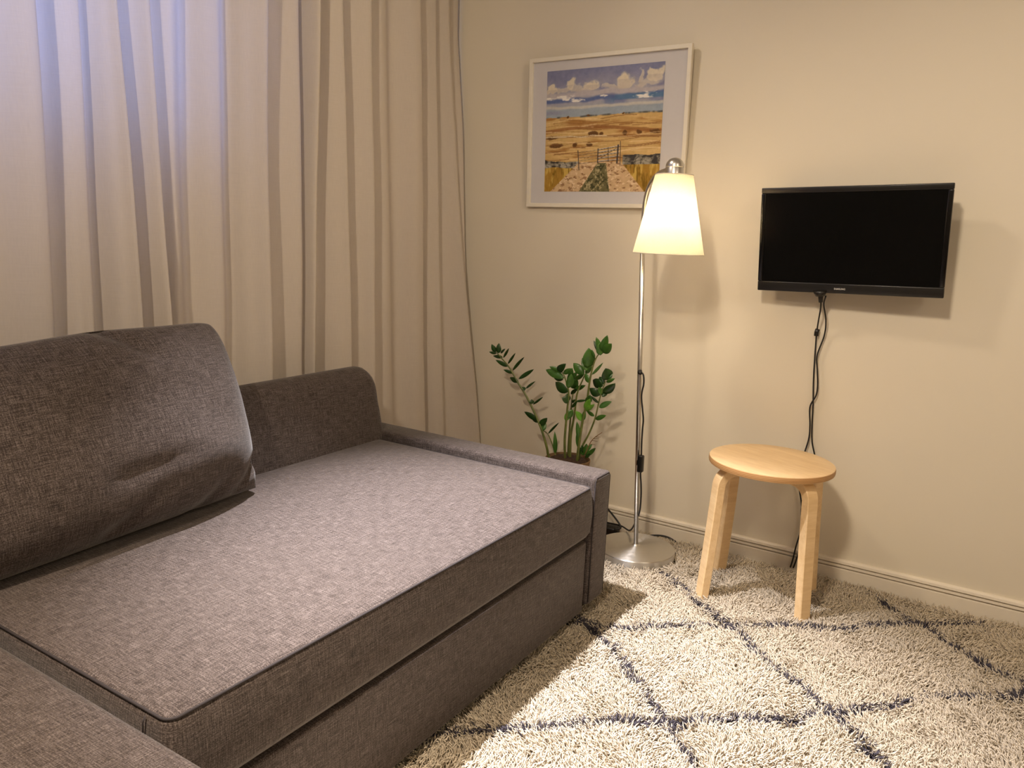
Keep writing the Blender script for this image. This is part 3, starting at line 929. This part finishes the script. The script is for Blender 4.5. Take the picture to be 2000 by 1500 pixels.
# radial brushing on the turned base
kb = NT('turned_aluminium'); kb.b.inputs['Metallic'].default_value = 1; kb.b.inputs['Base Color'].default_value = (*s2l((222, 220, 216)), 1)
kb.b.inputs['Roughness'].default_value = .34; kb.b.inputs['Anisotropic'].default_value = .85; kb.b.inputs['Anisotropic Rotation'].default_value = .25
tg = kb.n('ShaderNodeTangent'); tg.direction_type = 'RADIAL'; tg.axis = 'Z'; kb.l(tg.outputs[0], kb.b.inputs['Tangent'])
nzv = kb.noise(kb.coord(), 60, 2); kb.l(kb.ramp(nzv, [(.3, (.33, .33, .33)), (.7, (.42, .42, .42))]), kb.b.inputs['Roughness'])
o.data.materials[0] = kb.m
# origin of the base at its own axis so that the tangent turns round it
off = Vector((LX, LY, 0))
o.data.transform(Matrix.Translation(-off)); o.matrix_parent_inverse = Matrix.Identity(4)
PTOP = Vector(onx((1256, 440), 2.31))
SHC = Vector((2.20, .842, 0))       # shade axis
bm = bmesh.new(); tube(bm, [Vector((LX, LY, .055)), Vector((LX, LY, .055)).lerp(PTOP, .5), PTOP], .0076, 16)
lpart('pole', bm, 'alu')
arc = [PTOP]
for (qx, qy) in ((1257.5, 415), (1260.5, 390), (1267, 366), (1279, 346), (1294, 335), (1312, 331)):
    arc.append(Vector(onx((qx, qy), 2.31 - .11 * max(0, (qx - 1258)) / 56)))
arc = cr(arc, 5)
bm = bmesh.new(); tube(bm, arc, .0066, 14)
lpart('curved_arm', bm, 'alu')
bm = bmesh.new()
capr = .0262
prof = [(0, 1.206), (capr, 1.206), (capr, 1.247), (capr - .0008, 1.248), (capr - .0008, 1.249), (capr, 1.250)] + [(capr * math.cos(a), 1.250 + capr * .98 * math.sin(a)) for a in [math.pi / 2 * j / 10 for j in range(1, 10)]] + [(0, 1.250 + capr * .98)]
lathe(bm, prof, SHC.x, SHC.y, 40); o = lpart('socket_cap', bm, 'alu'); sharp(o, 40)
sb, stp = 1.006, 1.228
rb, rt = .1015, .0535
bm = bmesh.new()
lathe(bm, [(rb, sb), (rb - .0005, sb + .004), (rb + (rt - rb) * .33, sb + (stp - sb) * .33), (rb + (rt - rb) * .66, sb + (stp - sb) * .66), (rt, stp)], SHC.x, SHC.y, 64)
lathe(bm, [(rt - .0012, stp), (rb - .0012, sb)], SHC.x, SHC.y, 64)
sh = lpart('lamp_shade', bm, 'shade')
for rr_, zz in ((rb, sb), (rt, stp)):
    bm = bmesh.new(); tube(bm, [(SHC.x + rr_ * math.cos(a), SHC.y + rr_ * math.sin(a), zz) for a in [2 * math.pi * j / 64 for j in range(66)]], .0013, 6, cap=False)
    x = lpart('shade_rim', bm, 'frame', True, sh); x.matrix_parent_inverse = Matrix.Identity(4)
# shade spider holding the shade to the socket
bm = bmesh.new()
for a in (0.4, 2.49, 4.59):
    bm = bmesh.new(); tube(bm, [(SHC.x + .015 * math.cos(a), SHC.y + .015 * math.sin(a), 1.215), (SHC.x + rt * .98 * math.cos(a), SHC.y + rt * .98 * math.sin(a), stp - .002)], .0012, 6)
    lpart('shade_carrier', bm, 'alu')
bm = bmesh.new(); lathe(bm, [(0, 1.072), (.012, 1.074), (.022, 1.082), (.027, 1.097), (.0255, 1.112), (.018, 1.13), (.0135, 1.145), (.0135, 1.17), (0, 1.17)], SHC.x, SHC.y, 32)
lpart('bulb', bm, 'bulb')
bm = bmesh.new(); lathe(bm, [(0, 1.15), (.0155, 1.15), (.0155, 1.21), (0, 1.21)], SHC.x, SHC.y, 24)
lpart('bulb_socket', bm, 'frame')
# cord with grommet and inline switch
cp = [(1252, 727), (1256, 731), (1257.5, 740), (1257, 752), (1254, 765), (1253, 778), (1255, 800), (1256.5, 820), (1255, 838), (1253.5, 860), (1252.5, 890), (1251, 925), (1252, 945), (1252, 970), (1250, 995), (1246, 1010), (1240, 1022), (1230, 1036)]
dep = [2.300, 2.298, 2.296] + [2.30] * 12 + [2.32, 2.35, 2.40]
cpts = [onx(p, d) for p, d in zip(cp, dep)] + [np.array([2.455, 1.035, .05]), np.array([2.465, 1.10, .045])]
bm = bmesh.new(); tube(bm, cr(cpts, 6), .0027, 8); cord = lpart('power_cord', bm, 'rubber')
g0 = Vector(onx((1249, 727), 2.305))
bm = bmesh.new(); tube(bm, [g0 + Vector((.004, 0, .002)), g0 + Vector((-.008, -.004, 0)), g0 + Vector((-.010, -.010, -.002))], .0075, 12, .005); lpart('grommet', bm, 'rubber')
s0, s1 = Vector(onx((1252.3, 889), 2.30)), Vector(onx((1250.2, 922), 2.30))
bm = rbox(-.009, .009, -.0095, .0095, -(s0 - s1).length / 2, (s0 - s1).length / 2, .004, 3)
sw = from_bm('cord_switch', bm, 'black', None, True); sw.parent = lamp; sw.matrix_parent_inverse = Matrix.Translation(-lamp.location)
sw.location = (s0 + s1) / 2; sw.rotation_euler = (s0 - s1).to_track_quat('Z', 'X').to_euler()
bm = rbox(-.005, .005, -.006, .006, -.009, .009, .002, 2); bmesh.ops.translate(bm, verts=bm.verts, vec=(-.0075, 0, .002))
from_bm('rocker', bm, 'gloss_black', sw, True)

# black power strip and its leads beside the lamp
ps = empty('power_strip', (2.40, 1.085, .0), 'black power strip on the floor between sofa armrest and lamp', 'power strip')
def ppart(nm, bm, mat='black'):
    o = from_bm(nm, bm, mat, None, True); o.parent = ps; o.matrix_parent_inverse = Matrix.Translation(-ps.location); return o
bm = rbox(-.026, .026, -.11, .11, 0, .034, .006, 3); bmesh.ops.translate(bm, verts=bm.verts, vec=(2.465, 1.16, .004)); ppart('housing', bm)
for dy in (-.06, 0, .06):
    bm = bmesh.new(); lathe(bm, [(0, .037), (.017, .037), (.019, .0395), (.020, .037)], 2.465, 1.16 + dy, 20); ppart('socket', bm, 'gloss_black')
bm = bmesh.new(); tube(bm, cr([(2.465, 1.05, .02), (2.42, .99, .014), (2.47, .94, .03), (2.487, .905, .036), (2.492, .875, .036), (2.494, .85, .028), (2.494, .83, .015)], 6), .0032, 8); ppart('lead', bm, 'rubber')
bm = bmesh.new(); tube(bm, cr([(2.43, 1.045, .04), (2.445, 1.03, .05), (2.46, 1.075, .085), (2.48, 1.14, .12), (2.49, 1.2, .14)], 6), .0032, 8)
tag(from_bm('loose_cable', bm, 'rubber', None, True), 'black cable running from the power strip along the baseboard', 'cable')

# ------------------------------------------------------------------ plant
PXc, PYc = 2.33, 1.195
plant = empty('potted_plant', (PXc, PYc, 0), 'green plant with upright leafy stems in a pot behind the armrest', 'plant')
def vpart(nm, bm, mat, smooth=True, parent=plant):
    o = from_bm(nm, bm, mat, None, smooth); o.parent = parent
    o.matrix_parent_inverse = Matrix.Translation(-plant.location) if parent is plant else Matrix.Identity(4)
    return o
PZ = .292
bm = bmesh.new(); lathe(bm, [(0, 0), (.054, 0), (.058, .006), (.074, PZ - .03), (.078, PZ), (.076, PZ + .003), (.073, PZ), (.070, PZ - .02), (0, PZ - .02)], PXc, PYc, 48)
o = vpart('pot', bm, 'pot'); sharp(o, 40)
bm = bmesh.new(); lathe(bm, [(.0715, PZ - .008), (.05, PZ + .004), (0, PZ + .010)], PXc, PYc, 32); vpart('soil', bm, 'soil')
cp2 = lambda X, Y: (930 + X / 5, 630 + Y / 5)
KS = .00034       # metres per crop pixel at the plant
stems = {
 'a': (2.315, [(705, 1300), (690, 1220), (640, 1050), (560, 860), (480, 700), (410, 590), (360, 500), (310, 420), (250, 350), (205, 295), (195, 260)], .0048, .0016),
 'b': (2.335, [(780, 1310), (740, 1180), (700, 1090), (655, 1055)], .003, .0015),
 'c': (2.30, [(870, 1330), (865, 1150), (880, 950), (895, 800), (903, 680), (885, 600), (860, 520), (830, 470)], .0050, .0018),
 'd': (2.33, [(915, 1330), (925, 1100), (960, 900), (985, 700), (1040, 560), (1065, 500)], .0055, .0018),
 'h': (2.345, [(895, 1330), (905, 1150), (920, 950), (935, 760), (955, 660)], .0045, .0018),
 'e': (2.31, [(985, 1350), (1005, 1180), (1040, 960), (1080, 780), (1100, 640), (1115, 540), (1140, 430), (1170, 350), (1210, 290)], .0055, .0018),
 'f': (2.335, [(1010, 1300), (1040, 1200), (1100, 1090), (1160, 940), (1200, 770), (1235, 650), (1265, 570)], .0045, .0016),
}
for nm_, (xd, pl, r0, r1) in stems.items():
    P3 = [onx(cp2(*p), xd + (PXc - xd) * (.4 if i == 0 else 0)) for i, p in enumerate(pl)]
    P3 = [np.array([PXc + (P3[0][0] - PXc) * .7, PYc + (P3[0][1] - PYc) * .8, PZ - .015])] + P3
    bm = bmesh.new(); tube(bm, cr(P3, 5), r0, 8, r1); vpart('stem', bm, 'stem')
leaves = {
 'a': [(190, 290, 150, 210, 42, 'd'), (220, 300, 222, 200, 46, 'd'), (200, 300, 125, 285, 26, 'd'), (240, 300, 285, 255, 20, 'd'), (260, 340, 165, 325, 32, 'd'), (265, 345, 320, 250, 22, 'd'), (310, 430, 190, 365, 36, 'd'), (310, 405, 385, 295, 22, 'd'), (355, 470, 470, 335, 26, 'd'), (360, 495, 265, 460, 28, 'd'), (415, 580, 330, 535, 42, 'd'), (415, 552, 565, 455, 36, 'd'), (475, 665, 450, 630, 34, 'd'), (485, 645, 580, 572, 20, 'd'), (545, 795, 540, 750, 42, 'd'), (555, 800, 655, 725, 20, 'd'), (600, 950, 470, 870, 46, 'd'), (610, 975, 525, 905, 42, 'd'), (620, 1000, 695, 930, 50, 'd'), (640, 1060, 680, 975, 52, 'm')],
 'b': [(700, 1088, 810, 975, 20, 'd'), (770, 1290, 766, 1060, 38, 'm')],
 'c': [(900, 680, 775, 580, 74, 'd'), (860, 545, 680, 460, 70, 'm'), (820, 470, 715, 430, 36, 'm'), (800, 475, 878, 400, 62, 'd'), (850, 500, 940, 448, 44, 'm'), (850, 560, 745, 510, 60, 'd'), (900, 640, 930, 500, 64, 'm'), (905, 770, 835, 735, 60, 'd'), (890, 770, 888, 690, 52, 'd'), (885, 930, 945, 850, 60, 'm'), (870, 960, 920, 850, 50, 'y')],
 'h': [(905, 630, 940, 440, 56, 'm'), (930, 640, 992, 555, 76, 'm'), (955, 660, 1070, 612, 40, 'm'), (925, 700, 985, 645, 34, 'd'), (930, 560, 985, 480, 44, 'm'), (935, 780, 970, 750, 24, 'd')],
 'd': [(1055, 510, 950, 395, 74, 'm'), (975, 770, 1080, 758, 22, 'd'), (935, 830, 990, 765, 26, 'd'), (965, 555, 1055, 500, 38, 'm'), (1065, 500, 1130, 420, 40, 'm')],
 'e': [(1205, 300, 1148, 175, 34, 'd'), (1215, 290, 1172, 140, 48, 'm'), (1225, 280, 1282, 122, 62, 'm'), (1240, 295, 1325, 205, 74, 'm'), (1215, 320, 1200, 200, 64, 'm'), (1090, 440, 1100, 245, 104, 'm'), (1085, 475, 1035, 345, 62, 'm'), (1160, 345, 1128, 262, 22, 'm'), (1130, 510, 1240, 390, 24, 'm'), (1107, 590, 1068, 495, 44, 'm'), (1065, 860, 1158, 795, 38, 'y'), (1065, 855, 1112, 745, 56, 'y'), (1040, 960, 972, 862, 52, 'y'), (1050, 955, 1062, 850, 34, 'm'), (1085, 790, 1115, 705, 56, 'm'), (1010, 1160, 982, 962, 42, 'm'), (1000, 1230, 990, 1050, 40, 'm')],
 'f': [(1285, 560, 1262, 445, 96, 'd'), (1285, 550, 1328, 485, 50, 'd'), (1240, 620, 1140, 560, 74, 'd'), (1245, 605, 1205, 528, 54, 'd'), (1270, 582, 1356, 545, 30, 'm'), (1245, 690, 1360, 592, 68, 'd'), (1210, 710, 1108, 640, 68, 'd'), (1228, 725, 1292, 650, 44, 'd'), (1200, 830, 1325, 770, 46, 'm'), (1195, 785, 1115, 712, 24, 'd'), (1165, 945, 1272, 905, 40, 'm'), (1155, 915, 1078, 858, 30, 'm'), (1230, 700, 1195, 630, 44, 'm'),
       (1060, 1295, 1005, 1215, 42, 'm'), (1070, 1300, 1078, 1180, 52, 'm'), (1080, 1300, 1168, 1225, 36, 'm'), (1075, 1260, 1135, 1185, 32, 'm'), (1085, 1290, 1150, 1262, 32, 'd'), (1050, 1270, 1028, 1195, 34, 'd'), (1065, 1320, 1120, 1275, 30, 'd')],
}
MM = {'d': 'leaf_dark', 'm': 'leaf_mid', 'y': 'leaf_young'}
lrand = random.Random(3)
for s_, lst in leaves.items():
    xd = stems[s_][0]
    for (bx, by, tx, ty, wpx, mk) in lst:
        B = Vector(onx(cp2(bx, by), xd)); T = Vector(onx(cp2(tx, ty), xd + lrand.uniform(-.022, .014)))
        ax_ = T - B; L = ax_.length; d_ = ax_.normalized()
        view = (B - Vector((0, 0, H))).normalized()
        sd = d_.cross(view).normalized(); nr = sd.cross(d_).normalized()
        # leaves turn a little out of the picture plane
        tw = lrand.uniform(-.45, .45); sd, nr = sd * math.cos(tw) + nr * math.sin(tw), nr * math.cos(tw) - sd * math.sin(tw)
        wd = wpx * KS * .5 / max(.7, math.cos(tw)) * 1.2
        bm = bmesh.new(); N = 8; bend = lrand.uniform(-.12, .12)
        L_, C_, R2 = [], [], []
        for i in range(N + 1):
            t = i / N
            w = wd * (math.sin(math.pi * min(1, t ** .82)) ** .78) + (.0006 if i == 0 else 0)
            c = B + d_ * (L * t) + nr * (bend * L * math.sin(math.pi * t) * .6)
            C_.append(bm.verts.new(c)); cup = nr * (-w * .28)
            if 0 < i < N:
                L_.append(bm.verts.new(c + sd * w + cup)); R2.append(bm.verts.new(c - sd * w + cup))
            else: L_.append(C_[-1]); R2.append(C_[-1])
        for i in range(N):
            for S in (L_, R2):
                q = [C_[i], C_[i + 1], S[i + 1], S[i]]
                q = list(dict.fromkeys(q))
                if len(q) >= 3:
                    try: bm.faces.new(q)
                    except ValueError: pass
        bmesh.ops.recalc_face_normals(bm, faces=bm.faces)
        bmesh.ops.solidify(bm, geom=list(bm.faces), thickness=.0007)
        vpart('leaf', bm, MM[mk])
bm = bmesh.new()
tube(bm, cr([onx(cp2(1060, 1290), 2.30), onx(cp2(1130, 1150), 2.295), onx(cp2(1230, 1072), 2.29)], 5), .0016, 6, .0012)
for q in ((1150, 1135, 1200, 1130), (1130, 1150, 1185, 1160), (1170, 1118, 1215, 1118), (1110, 1185, 1165, 1195)):
    tube(bm, [onx(cp2(q[0], q[1]), 2.295), onx(cp2(q[2], q[3]), 2.29)], .001, 5, .0006)
vpart('dry_twig', bm, 'twig')
